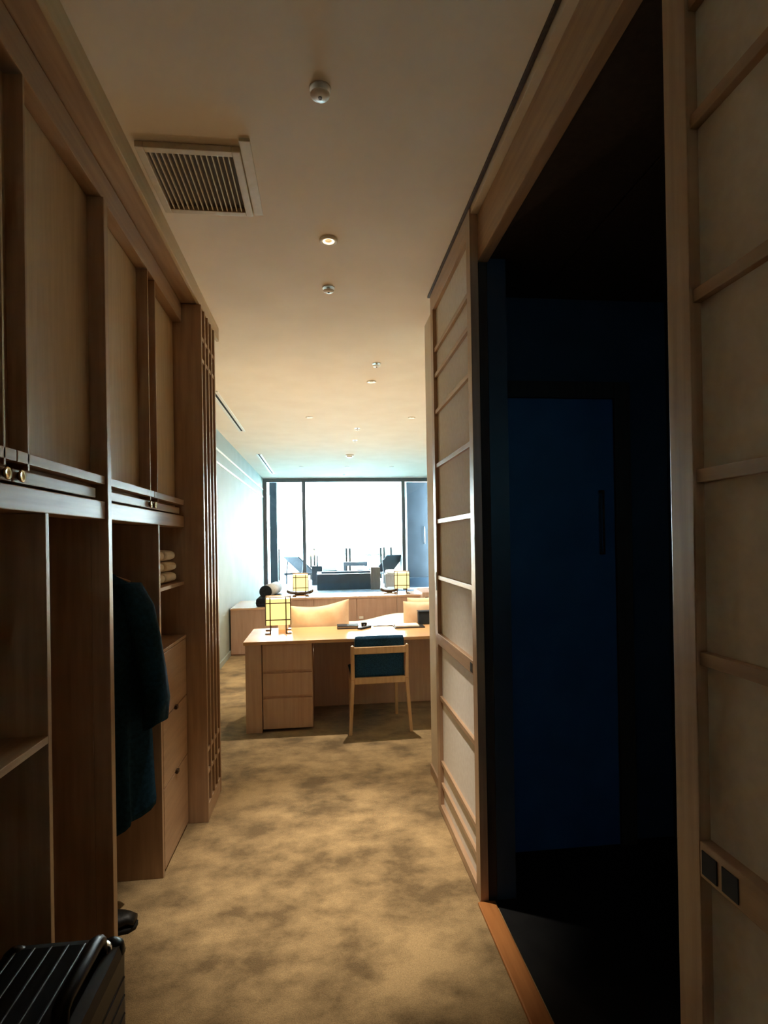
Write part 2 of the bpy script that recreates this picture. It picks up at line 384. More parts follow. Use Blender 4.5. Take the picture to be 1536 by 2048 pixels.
# ================================================================== WARDROBE (left)
FX = -0.73
wd = thing('wardrobe', 'tall open-fronted cedar wardrobe with upper cabinet doors lining the left side', 'wardrobe', (-1.07, 1.98, 0))
for a, b in ((0.865, 0.90), (2.0, 2.036)): box('post', FX - 0.05, FX + 0.008, a, b, 0, 2.69, woodz, wd, 0.003)
for a, b in ((0.865, 0.90), (2.0, 2.036)): box('divider', -1.40, FX - 0.05, a, b, 0, 2.69, woodz, wd)
box('partition', -1.40, FX, 1.58, 1.60, 0, 1.588, woodz, wd, 0.002)
box('partition', -1.40, FX, 2.615, 2.64, 0, 1.588, woodz, wd, 0.002)
box('back_panel', -1.42, -1.40, 0.865, 3.10, 0, 2.69, woodz, wd)
box('fascia', -0.80, FX, 0.865, 3.10, 2.69, 2.79, woody, wd, 0.002)
for a, b in ((0.90, 2.0), (2.036, 3.10)):
    box('beam', FX - 0.09, FX, a, b, 1.588, 1.648, woody, wd, 0.003)
    box('cabinet_floor', -1.40, FX - 0.09, a, b, 1.60, 1.648, woody, wd)
box('shelf', -1.40, FX, 0.90, 1.58, 0.976, 0.996, woody, wd, 0.002)
box('towel_shelf', -1.40, FX - 0.005, 2.64, 3.10, 1.282, 1.300, woody, wd, 0.002)
cyl('hanging_rail', (-1.06, 1.60, 1.52), (-1.06, 2.0, 1.52), 0.012, chrome, wd)
cyl('hanging_rail', (-1.06, 2.036, 1.52), (-1.06, 2.615, 1.52), 0.012, chrome, wd)
def cab_door(a, b, inner):
    """upper cabinet door between a and b; inner = +1 when the meeting edge is at b"""
    PX = FX - 0.046
    d = box('cabinet_door', PX - 0.02, PX, a + 0.002, b - 0.002, 1.656, 2.688, cloth_panel, wd, 0.001)
    e = (b - 0.058) if inner > 0 else (a + 0.05)
    box('stile_fin', PX, FX, e, e + 0.009, 1.690, 2.688, woodz, d, 0.001)
    lo, hi = (a + 0.002, b - 0.002)
    box('upper_rail', PX, FX, lo, hi, 1.706, 1.734, woody, d, 0.002)
    lo2, hi2 = (a + 0.05, b - 0.002) if inner > 0 else (a + 0.002, b - 0.05)
    box('lower_rail', PX, FX - 0.012, lo2, hi2, 1.657, 1.690, woody, d, 0.003)
    y = b - 0.035 if inner > 0 else a + 0.03
    k = FX - 0.012
    lathe('knob', [(0, 0), (0.010, 0), (0.010, 0.004), (0.014, 0.005), (0.016, 0.008), (0.014, 0.011), (0.009, 0.009), (0, 0.008)], brass, d, 18)
    kn = [c for c in d.children if c.name.startswith('knob')][-1]
    kn.location = Vector((k + 0.0055, y, 1.674)) - wl(d); kn.rotation_euler = (0, math.pi / 2, 0)
cab_door(0.90, 1.445, 1); cab_door(1.445, 2.0, -1); cab_door(2.036, 2.565, 1); cab_door(2.565, 3.10, -1)
# chest of drawers under the towel shelf
ch = thing('drawer_chest', 'honey coloured chest of drawers with small dark pulls at the wardrobe end', 'drawers', (-1.06, 2.87, 0))
box('body', -1.38, FX - 0.02, 2.645, 3.095, 0.0, 1.0, woodz, ch)
box('top', -1.38, FX + 0.002, 2.645, 3.095, 1.0, 1.016, woody, ch, 0.002)
for z0, z1 in ((0.70, 0.996), (0.385, 0.694), (0.02, 0.379)):
    dr = box('drawer', FX - 0.02, FX, 2.648, 3.093, z0, z1, woody, ch, 0.002)
    if z0 > 0.05: box('drawer_pull', FX - 0.004, FX + 0.012, 2.845, 2.875, z0 - 0.012, z0 + 0.006, iron, dr, 0.002)

# lattice screen
ls = thing('lattice_screen', 'dark wood lattice screen of slim vertical slats at the end of the wardrobe', 'screen', (-0.9, 3.3, 0))
box('side_panel', -1.40, -0.645, 3.105, 3.135, 0, 2.79, woodz, ls, 0.002)
box('core_panel', -1.40, -0.665, 3.135, 3.49, 0.0, 2.79, darkjamb, ls)
LX = -0.628
for k in range(5):
    y = 3.105 + k * 0.0925
    box('slat', LX - 0.02, LX, y, y + 0.022, 0.09 if 0 < k < 4 else 0.0, 2.79, woodz, ls, 0.002)
for z in (0.255, 0.375, 2.50, 2.62): box('crossbar', LX - 0.018, LX - 0.004, 3.127, 3.475, z - 0.011, z + 0.011, woody, ls, 0.001)
box('plinth', LX - 0.02, LX - 0.002, 3.127, 3.475, 0.0, 0.09, woody, ls, 0.002)

# coat on a hanger
hg = thing('coat_hanger', 'curved wooden hanger inside the dark coat in the wardrobe', 'hanger', (-1.06, 2.44, 1.36))
tube('hanger_arm', [(-1.32, 2.44, 1.34), (-1.2, 2.44, 1.385), (-1.06, 2.44, 1.41), (-0.92, 2.44, 1.385), (-0.80, 2.44, 1.34)], 0.011, woodx, hg)
tube('hanger_hook', [(-1.06, 2.44, 1.41), (-1.06, 2.44, 1.50), (-1.035, 2.44, 1.525), (-1.045, 2.44, 1.540), (-1.06, 2.44, 1.545), (-1.078, 2.44, 1.535)], 0.003, chrome, hg)
coat = thing('coat', 'long navy wool coat hanging on a hanger in the wardrobe', 'coat', (-1.05, 2.44, 0.35))
def coat_rings():
    prof = [(1.445, -1.06, 0.07, 0.05), (1.41, -1.06, 0.10, 0.07), (1.375, -1.06, 0.20, 0.085), (1.33, -1.06, 0.285, 0.10), (1.26, -1.06, 0.315, 0.115),
            (1.1, -1.06, 0.30, 0.125), (0.9, -1.06, 0.295, 0.13), (0.7, -1.06, 0.30, 0.135), (0.5, -1.06, 0.305, 0.14), (0.40, -1.06, 0.31, 0.14), (0.375, -1.06, 0.308, 0.138)]
    R = []
    for i, (z, cx, a, b) in enumerate(prof):
        ring = []
        for k in range(56):
            t = 2 * math.pi * k / 56; f = 0 if z > 1.3 else min(1, (1.3 - z) * 2)
            wv = 1 + f * (0.08 * math.sin(9 * t + 0.6) + 0.05 * math.sin(5 * t + z * 2))
            hem = (0.03 * math.sin(2 * t + 0.5) + 0.012 * math.sin(9 * t)) if z < 0.42 else 0
            ring.append((max(-1.375, cx + a * wv * math.copysign(abs(math.cos(t)) ** 0.8, math.cos(t))), 2.44 + b * wv * math.copysign(abs(math.sin(t)) ** 0.8, math.sin(t)), z + hem))
        R.append(ring)
    return R
loft('coat_body', coat_rings(), coatm, coat)
def sleeve(side):
    pts = [(1.34, 0.25, 0.075), (1.25, 0.30, 0.078), (1.12, 0.335, 0.074), (0.98, 0.36, 0.070), (0.86, 0.375, 0.066), (0.78, 0.37, 0.060), (0.765, 0.368, 0.056)]
    R = []
    for i, (z, dx, r) in enumerate(pts):
        ring = []
        for k in range(20):
            t = 2 * math.pi * k / 20; wv = 1 + 0.08 * math.sin(4 * t + i * 1.3)
            ring.append((-1.06 + side * dx * (1 if side > 0 else 0.68) + r * 0.75 * wv * math.cos(t), 2.44 - 0.02 - 0.006 * i + r * wv * math.sin(t), z + 0.02 * math.cos(t) * (i > 5)))
        R.append(ring)
    loft('sleeve', R, coatm, coat)
sleeve(1); sleeve(-1)
loft('collar', [[(-1.06 + r * math.cos(2 * math.pi * k / 24), 2.44 + r * 0.75 * math.sin(2 * math.pi * k / 24), z + 0.012 * math.cos(2 * math.pi * k / 24 + 2.5)) for k in range(24)]
                for r, z in ((0.118, 1.395), (0.108, 1.43), (0.085, 1.462), (0.07, 1.455))], coatm, coat, cap=False)

# spare hanger clips deeper in the wardrobe
for k, (x, nm) in enumerate(((-0.965, 'nearest the partition edge'), (-0.935, 'in the middle'), (-0.90, 'nearest the post'))):
    h = thing('hanger_clip', 'small chrome clip hanging in the dark wardrobe bay, ' + nm, 'clip', (x, 1.9, 1.24), 0, 'chrome clips in the wardrobe')
    tube('wire', [(x, 1.9, 1.25), (x, 1.9, 1.50), (x + 0.004, 1.9, 1.532)], 0.0012, chrome, h)
    lathe('clip_ring', [(0.003, 0), (0.008, 0.004), (0.009, 0.015), (0.006, 0.024), (0.003, 0.026)], chrome, h, 14, (x, 1.9, 1.228))

# towels on the shelf
def towel_mesh(wd_, dp, th):
    R = []
    N = 26
    for i in range(13):
        s = i / 12; y = -wd_ / 2 + wd_ * s; e = min(1, min(s, 1 - s) * 8 + 0.35)
        ring = []
        for k in range(N):
            t = 2 * math.pi * k / N; c, sn = math.cos(t), math.sin(t)
            ring.append((dp / 2 * math.copysign(abs(c) ** 0.45, c) * (0.94 + 0.06 * e), y, th / 2 + th / 2 * e * math.copysign(abs(sn) ** 0.7, sn) * (1 + 0.05 * math.sin(7 * s * 3 + t * 2))))
        R.append(ring)
    return R
tn = {(0, 0): 'bottom of the left towel pile', (0, 1): 'middle of the left towel pile', (0, 2): 'top of the left towel pile',
      (1, 0): 'bottom of the right towel pile', (1, 1): 'middle of the right towel pile', (1, 2): 'top of the right towel pile'}
for c in range(2):
    z = 1.301
    for r in range(3):
        th = (0.055, 0.052, 0.056)[r]
        me_o = loft('folded_towel', [[(x, y, zz) for x, y, zz in ring] for ring in towel_mesh(0.185, 0.26, th)], towel_m)
        me_o.location = (-0.885 + random.uniform(-0.012, 0.008), 2.752 + c * 0.197 + random.uniform(-0.004, 0.004), z)
        me_o.rotation_euler.z = random.uniform(-0.03, 0.03)
        tag(me_o, 'cream folded towel on the wardrobe shelf, ' + tn[(c, r)], 'towel', 'folded towels on the wardrobe shelf')
        z += th + 0.002

# shoe beside the post
sh = thing('shoe', 'black leather shoe on the carpet under the hanging coat', 'shoe', (-0.86, 2.3, 0))
def shoe():
    R = []
    for i in range(12):
        s = i / 11; x = -1.02 + 0.27 * s
        wdt = 0.034 + 0.014 * math.sin(s * math.pi * 0.9) ; wdt *= (1 if s < 0.9 else 0.7)
        ht = 0.095 if s < 0.35 else 0.095 - 0.05 * min(1, (s - 0.35) / 0.4)
        if s > 0.92: ht *= 0.7
        ring = []
        for k in range(18):
            t = 2 * math.pi * k / 18
            ring.append((x, 2.30 + wdt * math.cos(t), 0.014 + max(0, ht / 2 + ht / 2 * math.sin(t))))
        R.append(ring)
    return R
loft('upper', shoe(), leather, sh)
loft('sole', [[(x, 2.30 + (0.05 if z < 0.01 else 0.049) * b, z) for x, b in
      [(-1.025, 0.4), (-1.0, 0.72), (-0.9, 0.78), (-0.82, 1.0), (-0.765, 0.75), (-0.745, 0.3), (-0.745, -0.3), (-0.765, -0.75), (-0.82, -1.0), (-0.9, -0.78), (-1.0, -0.72), (-1.025, -0.4)]] for z in (0.0, 0.016)], black_matte, sh)

# ================================================================== SUITCASE
su = thing('suitcase', 'black ribbed hard-shell suitcase standing on the carpet at the lower left', 'suitcase', (-0.58, 1.09, 0))
sx0, sx1, sy0, sy1, sz0, sz1 = -0.705, -0.452, 0.85, 1.335, 0.045, 0.62
box('shell', sx0, sx1, sy0, sy1, sz0, sz1, black_case, su, 0.028)
def rib(x):
    r = 0.004
    return tube('rib', [(x, sy0 + 0.03, sz1 - 0.002), (x, sy1 - 0.03, sz1 - 0.002), (x, sy1 - 0.008, sz1 - 0.012), (x, sy1 - 0.001, sz1 - 0.032), (x, sy1 - 0.001, sz0 + 0.04)], r, black_case, su)
for x in (-0.675, -0.640, -0.605, -0.570, -0.535): rib(x)
for z in (0.54, 0.50, 0.46, 0.42, 0.38):
    tube('rib', [(sx1 - 0.001, sy0 + 0.03, z), (sx1 - 0.001, sy1 - 0.03, z)], 0.0035, black_case, su)
hx = -0.490
hb = tube('carry_handle', [(hx, 1.085, sz1 - 0.005), (hx, 1.092, sz1 + 0.026), (hx, 1.11, sz1 + 0.034), (hx, 1.25, sz1 + 0.034), (hx, 1.268, sz1 + 0.026), (hx, 1.275, sz1 - 0.005)], 0.016, black_case, su, n=12)
for y in (1.075, 1.285): lathe('handle_mount', [(0, 0.014), (0.014, 0.013), (0.020, 0.006), (0.021, 0)], chrome, su, 20, (hx, y, sz1 - 0.002))
box('lock', sx0 + 0.028, sx0 + 0.05, 1.16, 1.20, sz1 - 0.002, sz1 + 0.006, chrome, su, 0.002)
for x in (sx0 + 0.004, sx1 - 0.004):
    for y in (sy0 + 0.004, sy1 - 0.004):
        lathe('corner_guard', [(0, 0.03), (0.012, 0.028), (0.024, 0.018), (0.028, 0.0), (0.022, -0.016)], black_case, su, 16, (x - 0.022 * (1 if x > -0.6 else -1), y - 0.022 * (1 if y > 1 else -1), sz1 - 0.026))
for x in (sx0 + 0.04, sx1 - 0.04):
    for y in (sy0 + 0.05, sy1 - 0.05): cyl('wheel', (x - 0.012, y, 0.024), (x + 0.012, y, 0.024), 0.024, black_matte, su)

# ================================================================== DESK AREA
DT = 0.72
dk = thing('desk', 'long oak desk with three drawers standing across the bedroom entrance', 'desk', (0.4, 4.8, 0))
DY = 4.48
box('desk_top', -0.625, 1.75, DY, 5.17, DT - 0.026, DT, deskx, dk, 0.003)
box('side_panel', -0.612, -0.488, DY + 0.012, 5.14, 0, DT - 0.026, deskz, dk, 0.003)
box('drawer_case', -0.486, -0.09, DY + 0.05, 5.12, 0.02, DT - 0.026, deskz, dk)
for i, (z0, z1) in enumerate(((0.485, 0.690), (0.285, 0.462), (0.025, 0.262))):
    dr = box('drawer', -0.480, -0.094, DY + 0.022, DY + 0.05, z0, z1, deskz, dk, 0.002)
    if i: box('grip_lip', -0.480, -0.094, DY + 0.036, DY + 0.05, z1, z1 + 0.023, deskz, dr)
box('modesty_panel', -0.088, 1.70, 5.08, 5.12, 0.02, DT - 0.026, deskz, dk)
box('side_panel', 1.62, 1.74, DY + 0.012, 5.14, 0, DT - 0.026, deskz, dk, 0.003)

# chair
def make_chair():
    c = thing('desk_chair', 'ash wood desk chair with navy upholstered back pulled up to the desk', 'chair', (0.435, 4.37, 0), math.radians(2))
    def rod(name, p0, p1, a, b):
        p0, p1 = Vector(p0), Vector(p1)
        bm = bmesh.new(); vs = []
        for p, s in ((p0, a), (p1, b)):
            for sx, sy in ((-1, -1), (1, -1), (1, 1), (-1, 1)): vs.append(bm.verts.new((p.x + sx * s[0], p.y + sy * s[1], p.z)))
        for q in ((0, 1, 2, 3), (4, 5, 6, 7), (0, 1, 5, 4), (1, 2, 6, 5), (2, 3, 7, 6), (3, 0, 4, 7)): bm.faces.new([vs[i] for i in q])
        bmesh.ops.recalc_face_normals(bm, faces=bm.faces)
        bmesh.ops.bevel(bm, geom=bm.edges[:], offset=0.003, segments=1, affect='EDGES')
        return link(name, to_mesh(bm, name), chairw, c, True)
    # local: +y is the chair's front (towards the desk); back frame at y=0
    for s in (-1, 1):
        rod('leg', (s * 0.238, -0.03, 0), (s * 0.213, 0.0, 0.42), (0.012, 0.014), (0.015, 0.018))
        rod('back_post', (s * 0.213, 0.0, 0.42), (s * 0.213, -0.03, 0.685), (0.015, 0.018), (0.013, 0.014))
        rod('leg', (s * 0.20, 0.43, 0), (s * 0.195, 0.41, 0.40), (0.012, 0.012), (0.017, 0.017))
        rod('side_rail', (s * 0.205, 0.20, 0.365), (s * 0.205, 0.20, 0.405), (0.010, 0.20), (0.010, 0.20))
        bp = lathe('post_cap', [(0, 0.006), (0.008, 0.004), (0.011, 0)], chrome, c, 14, (s * 0.213, -0.03, 0.686), True)
    rod('back_rail', (0, -0.008, 0.385), (0, -0.006, 0.435), (0.20, 0.014), (0.20, 0.014))
    rod('top_rail', (0, -0.028, 0.622), (0, -0.030, 0.676), (0.21, 0.013), (0.21, 0.013))
    rod('front_rail', (0, 0.41, 0.365), (0, 0.41, 0.40), (0.19, 0.012), (0.19, 0.012))
    # upholstered back: one rounded pad, in front of the rails and rising above them
    R = []
    for i in range(13):
        s = i / 12; z = 0.43 + 0.325 * s; e = 1.0 if s < 0.86 else math.sqrt(max(0.05, 1 - ((s - 0.86) / 0.15) ** 2))
        ring = []
        for k in range(28):
            t = 2 * math.pi * k / 28; cs, sn = math.cos(t), math.sin(t)
            xx = (0.196 * (0.94 + 0.06 * e)) * math.copysign(abs(cs) ** 0.35, cs)
            ring.append((xx, 0.012 - 0.03 * s + 0.022 + 0.026 * e * math.copysign(abs(sn) ** 0.6, sn) + 0.02 * (xx / 0.2) ** 2 * -0.5, z))
        R.append(ring)
    loft('back_cushion', R, navy, c, True)
    R = []
    for i in range(9):
        s = i / 8; y = 0.03 + 0.41 * s; e = min(1, min(s, 1 - s) * 6 + 0.5)
        R.append([(0.215 * math.copysign(abs(math.cos(2 * math.pi * k / 24)) ** 0.35, math.cos(2 * math.pi * k / 24)), y, 0.435 + 0.032 * e * math.copysign(abs(math.sin(2 * math.pi * k / 24)) ** 0.6, math.sin(2 * math.pi * k / 24))) for k in range(24)])
    loft('seat_cushion', R, navy, c, True)
    return c
make_chair()

# lantern lamps
def make_lamp(label, loc, rz, watts):
    L = thing('lantern_lamp', label, 'lamp', loc, rz, 'square paper lantern lamps')
    S, z0, z1 = 0.100, 0.075, 0.300
    box('lamp_shade', -S, S, -S, S, z0, z1, shade_m, L, 0.004, True)
    r = 0.0048; q = S + 0.004; p = 0.066
    for a in (-p, p):
        for b in (-q, q):
            for sw in (0, 1):
                x, y = (a, b) if not sw else (b, a)
                leg = sw == 0
                tube('frame_bar', [(x, y, 0.0 if leg else z0 - 0.004), (x, y, z1 + 0.012)], r, iron, L, True)
                if leg:
                    tube('foot', [(x, y, r), (x + math.copysign(0.045, a), y, r)], r, iron, L, True)
    for z in (z0 + 0.045, z1 - 0.038):
        tube('frame_ring', [(-q, -q, z), (q, -q, z), (q, q, z), (-q, q, z)], r, iron, L, True, closed=True)
    for b in (-p, p): tube('top_bar', [(-q, b, z1 + 0.010), (q, b, z1 + 0.010)], r, iron, L, True)
    li = bpy.data.lights.new('lantern_bulb', 'POINT'); li.energy = watts; li.color = (1.0, 0.76, 0.46); li.shadow_soft_size = 0.11
    lo = bpy.data.objects.new('lantern_bulb', li); COL.objects.link(lo); lo.parent = L; lo.location = (0, 0, 0.42)
    return L
make_lamp('glowing paper lantern lamp on the desk top', (-0.385, 4.93, DT), math.radians(4), 2.0)

# things on the desk
nb = thing('notebook', 'grey leather folder lying on the desk beside the white cable', 'folder', (0.23, 5.03, DT))
box('cover', 0.125, 0.315, 4.97, 5.10, DT, DT + 0.006, leather, nb, 0.002)
box('page_block', 0.13, 0.31, 4.975, 5.095, DT + 0.006, DT + 0.022, bolst_m, nb, 0.002)
box('cover', 0.125, 0.315, 4.97, 5.10, DT + 0.022, DT + 0.028, colm, nb, 0.002)
rc = thing('remote_control', 'dark slim remote control lying at an angle on the desk', 'remote', (0.365, 4.97, DT), math.radians(-42))
box('body', -0.022, 0.022, -0.075, 0.075, 0, 0.016, black_matte, rc, 0.005, True)
for k in range(4): box('button', -0.012, 0.012, 0.02 - k * 0.022, 0.032 - k * 0.022, 0.016, 0.018, winframe, rc, 0.001, True)
ad = thing('power_adapter', 'small black charger cube at the end of the white cable', 'charger', (0.37, 5.075, DT))
box('body', 0.345, 0.395, 5.06, 5.10, DT, DT + 0.038, black_matte, ad, 0.004)
box('plug', 0.362, 0.378, 5.045, 5.06, DT + 0.012, DT + 0.026, chrome, ad, 0.001)
tag(tube('charging_cable', [(0.40, 5.08, DT + 0.01), (0.46, 5.07, DT + 0.004), (0.55, 5.09, DT + 0.004), (0.64, 5.075, DT + 0.004), (0.72, 5.085, DT + 0.004), (0.78, 5.06, DT + 0.004)], 0.004, black_matte), 'thin dark cable snaking across the desk top', 'cable')
mg = thing('magazine_tray', 'dark tray holding a pale magazine on the desk', 'tray', (0.77, 4.99, DT))
box('tray', 0.63, 0.90, 4.90, 5.08, DT, DT + 0.010, leather, mg, 0.003)
box('magazine', 0.64, 0.85, 4.91, 5.07, DT + 0.010, DT + 0.022, magazine, mg, 0.002)
bx = thing('tissue_box', 'dark slate tissue box standing on the desk beside the magazine tray', 'box', (0.965, 5.06, DT))
box('body', 0.875, 1.08, 5.085, 5.165, DT, DT + 0.115, colm, bx, 0.012)
box('lid', 0.872, 1.083, 5.082, 5.168, DT + 0.115, DT + 0.125, slate, bx, 0.004)
cd = thing('tent_card', 'small white folded card behind the lantern lamp on the desk', 'card', (-0.335, 5.10, DT))
box('card_front', -0.40, -0.31, 5.085, 5.088, DT, DT + 0.06, white_linen, cd, 0.0, False)
box('card_back', -0.40, -0.31, 5.118, 5.121, DT, DT + 0.06, white_linen, cd)
box('card_ridge', -0.40, -0.31, 5.085, 5.121, DT + 0.058, DT + 0.06, white_linen, cd)

# bed and pillows
bed = thing('bed', 'wide bed with a rumpled white duvet behind the desk', 'bed', (0.8, 6.2, 0))
box('bed_base', -0.30, 2.0, 5.18, 7.15, 0.0, 0.26, cabz, bed, 0.005)
box('mattress', -0.28, 1.98, 5.20, 7.13, 0.26, 0.46, white_linen, bed, 0.04)
def duvet():
    nx, ny = 40, 36; vs = []; fs = []
    rnd = random.Random(3)
    for j in range(ny + 1):
        for i in range(nx + 1):
            x = -0.31 + 2.32 * i / nx; y = 5.62 + 1.54 * j / ny
            z = 0.50 + 0.016 * math.sin(7 * x + 2 * y) + 0.012 * math.sin(3 * x - 5 * y + 1) + 0.06 * math.exp(-((x - 1.05) / 0.55) ** 2) * min(1, (y - 5.6) * 1.6)
            ed = min(i, nx - i) / nx
            if ed < 0.05: z -= 0.16 * (1 - ed / 0.05)
            if j > ny - 2: z -= 0.14
            vs.append((x, y, z))
    for j in range(ny):
        for i in range(nx): fs.append((j * (nx + 1) + i, j * (nx + 1) + i + 1, (j + 1) * (nx + 1) + i + 1, (j + 1) * (nx + 1) + i))
    me = bpy.data.meshes.new('duvet'); me.from_pydata(vs, [], fs)
    bm = bmesh.new(); bm.from_mesh(me)
    ex = bmesh.ops.solidify(bm, geom=bm.faces[:], thickness=0.035); bmesh.ops.recalc_face_normals(bm, faces=bm.faces); bm.to_mesh(me); bm.free()
    for f in me.polygons: f.use_smooth = True
    return link('duvet', me, white_linen, bed)
duvet()
def pillow(label, x0, x1, y, z0, z1, lift, ph):
    R = []; n = 17
    cx, hw = (x0 + x1) / 2, (x1 - x0) / 2
    for i in range(n):
        s = -1 + 2 * i / (n - 1); ring = []
        for k in range(28):
            t = 2 * math.pi * k / 28; c, sn = math.cos(t), math.sin(t)
            th = 0.075 * (1 - abs(s) ** 4) ** 0.6 + 0.008
            top = z1 + lift * ((s + 1) / 2) ** 2.2 + 0.012 * s * s - 0.006 * math.cos(3 * s + ph)
            hz = (top - z0) / 2; zc = (top + z0) / 2
            bul = (1 - abs(math.copysign(abs(sn) ** 0.5, sn)) ** 3)
            yy = y + th * math.copysign(abs(c) ** 0.75, c) + 0.006 * math.sin(6 * s + 4 * sn + ph)
            zz = zc + hz * math.copysign(abs(sn) ** 0.55, sn)
            ring.append((cx + hw * s * (0.985 + 0.015 * abs(sn)), yy + (zz - z0) * 0.02, zz))
        R.append(ring)
    tag(loft('pillow', R, pillow_m), label, 'pillow', 'pillows propped against the desk')
pillow('cream pillow with a raised corner propped behind the desk near the lantern lamp', -0.30, 0.245, 5.30, 0.50, 0.885, 0.05, 0.3)
pillow('cream pillow propped behind the desk beside the tissue box', 0.765, 1.36, 5.30, 0.50, 0.905, 0.0, 1.7)
pillow('second cream pillow overlapping behind the tissue box', 0.83, 1.45, 5.47, 0.50, 0.925, 0.0, 2.4)

# low counter beyond the bed
ct = thing('low_counter', 'long low wooden counter across the room beyond the bed', 'counter', (0.1, 7.85, 0))
box('counter_top', -0.57, 1.33, 7.60, 8.12, 0.725, 0.75, ctop, ct, 0.003)
box('low_ledge', -1.22, -0.572, 7.60, 8.60, 0.605, 0.63, ctop, ct, 0.003)
box('front_panel', -1.218, -0.572, 7.612, 7.635, 0.02, 0.605, cabz, ct, 0.002)
box('carcass', -1.22, -0.572, 7.64, 8.60, 0.0, 0.605, cabz, ct)
xs = [-0.57, -0.12, 0.46, 1.01, 1.33]
for a, b in zip(xs[:-1], xs[1:]): box('front_panel', a + 0.002, b - 0.002, 7.612, 7.635, 0.02, 0.725, cabz, ct, 0.002)
box('carcass', -0.57, 1.33, 7.64, 8.10, 0.0, 0.725, cabz, ct)
ol = box('outlet_plate', 0.49, 0.545, 7.608, 7.613, 0.44, 0.475, whitem, ct, 0.001)
ec = thing('side_cabinet', 'brown wooden end cabinet with a dark outlet beside the low counter', 'cabinet', (1.75, 7.7, 0))
box('body', 1.335, 2.24, 7.45, 8.15, 0, 0.79, cabz, ec, 0.004)
box('outlet', 1.235 + 0.14, 1.415, 7.445, 7.45, 0.66, 0.73, screen_m, ec, 0.001)
make_lamp('glowing paper lantern lamp on the left of the low counter', (-0.30, 7.84, 0.75), math.radians(3), 1.8)
make_lamp('glowing paper lantern lamp on the right of the low counter', (1.115, 7.84, 0.75), math.radians(-6), 1.8)
def boat_tray(x0, x1, y, label):
    R = []
    for i in range(13):
        s = -1 + i / 6; lift = 0.035 * abs(s) ** 3
        R.append([(x0 + (x1 - x0) * (s + 1) / 2, y + 0.07 * math.cos(t), 0.75 + lift + 0.022 + 0.022 * math.sin(t)) for t in [2 * math.pi * k / 16 for k in range(16)]])
    tag(loft('wooden_tray', R, iron), label, 'tray', 'curved dark trays on the low counter')
boat_tray(-0.50, -0.13, 8.03, 'curved dark wooden tray behind the left counter lamp')
boat_tray(0.83, 1.08, 8.03, 'curved dark wooden tray behind the right counter lamp')

# daybed by the window
db = thing('daybed', 'low daybed with a pale blue mattress below the window', 'daybed', (0.3, 11.2, 0))
box('platform', -1.22, 2.2, 10.1, 12.28, 0, 0.28, cabz, db, 0.004)
box('mattress', -1.20, 2.18, 10.12, 12.26, 0.28, 0.41, daybed_m, db, 0.03)
bl = thing('bolster', 'grey bolster with a dark round end at the left end of the low counter', 'bolster', (-0.73, 7.7, 0.742))
cyl('bolster_body', (-0.765, 7.72, 0.832), (-0.68, 8.40, 0.832), 0.088, bolst_m, bl, 28)
cyl('bolster_end', (-0.767, 7.705, 0.832), (-0.765, 7.722, 0.832), 0.084, bolst_e, bl, 28)
cu = thing('seat_cushion', 'dark charcoal cushion under the grey bolster by the pale wall', 'cushion', (-0.74, 8.0, 0.63))
box('cushion_pad', -0.895, -0.60, 7.68, 8.45, 0.631, 0.742, bolst_e, cu, 0.03)
box('cushion_piping', -0.898, -0.597, 7.677, 8.453, 0.680, 0.692, black_matte, cu, 0.004)

# ================================================================== CEILING FITTINGS
vn = thing('ceiling_vent', 'square louvred air vent in the hall ceiling above the wardrobe', 'vent', (-0.43, 2.17, H - 0.02))
vx0, vx1, vy0, vy1 = -0.615, -0.262, 1.985, 2.375
for a, b, c, d in ((vx0, vx0 + 0.028, vy0, vy1), (vx1 - 0.028, vx1, vy0, vy1), (vx0 + 0.028, vx1 - 0.028, vy0, vy0 + 0.028), (vx0 + 0.028, vx1 - 0.028, vy1 - 0.028, vy1)):
    box('vent_frame', a, b, c, d, H - 0.022, H - 0.0005, ventm, vn, 0.003)
box('vent_backing', vx0 + 0.028, vx1 - 0.028, vy0 + 0.028, vy1 - 0.028, H - 0.004, H - 0.0008, duct, vn)
for k in range(15):
    x = vx0 + 0.028 + (k + 0.8) * (vx1 - vx0 - 0.056) / 15.6
    box('louvre', x - 0.0022, x + 0.0022, vy0 + 0.028, vy1 - 0.028, H - 0.019, H - 0.005, ventm, vn)
hp = box('access_panel', vx1 + 0.002, vx1 + 0.040, 1.945, 2.385, H - 0.010, H - 0.0005, ventm, vn, 0.002)

def downlight(i, x, y, on, label, R=0.042, cone=84):
    d = thing('downlight', label, 'downlight', (x, y, H - 0.012), 0, 'recessed ceiling downlights')
    lathe('trim_ring', [(R * 0.62, -0.0005), (R * 0.64, -0.008), (R * 0.8, -0.011), (R, -0.006), (R, -0.0005)], whitem, d, 28, (x, y, H))
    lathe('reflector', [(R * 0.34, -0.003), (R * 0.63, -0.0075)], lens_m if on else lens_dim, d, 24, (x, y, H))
    cyl('lens', (x, y, H - 0.0045), (x, y, H - 0.001), R * 0.36, brass, d, 20)
    if on:
        li = bpy.data.lights.new('downlight_beam', 'SPOT'); li.energy = on; li.color = (1.0, 0.89, 0.73)
        li.spot_size = math.radians(cone); li.spot_blend = 1.0; li.shadow_soft_size = 0.02
        lo = bpy.data.objects.new('downlight_beam', li); COL.objects.link(lo); lo.parent = d; lo.location = (0, 0, -0.004)
    return d
downlight(0, 0.053, 2.57, DOWN_W * 0.95, 'lit round downlight in the hall ceiling nearest the viewer', cone=43)
downlight(1, 0.451, 4.83, DOWN_W * 0.55, 'small round downlight in the ceiling right above the desk')
downlight(2, -0.112, 6.245, DOWN_W * 0.42, 'small round downlight above the left side of the bed')
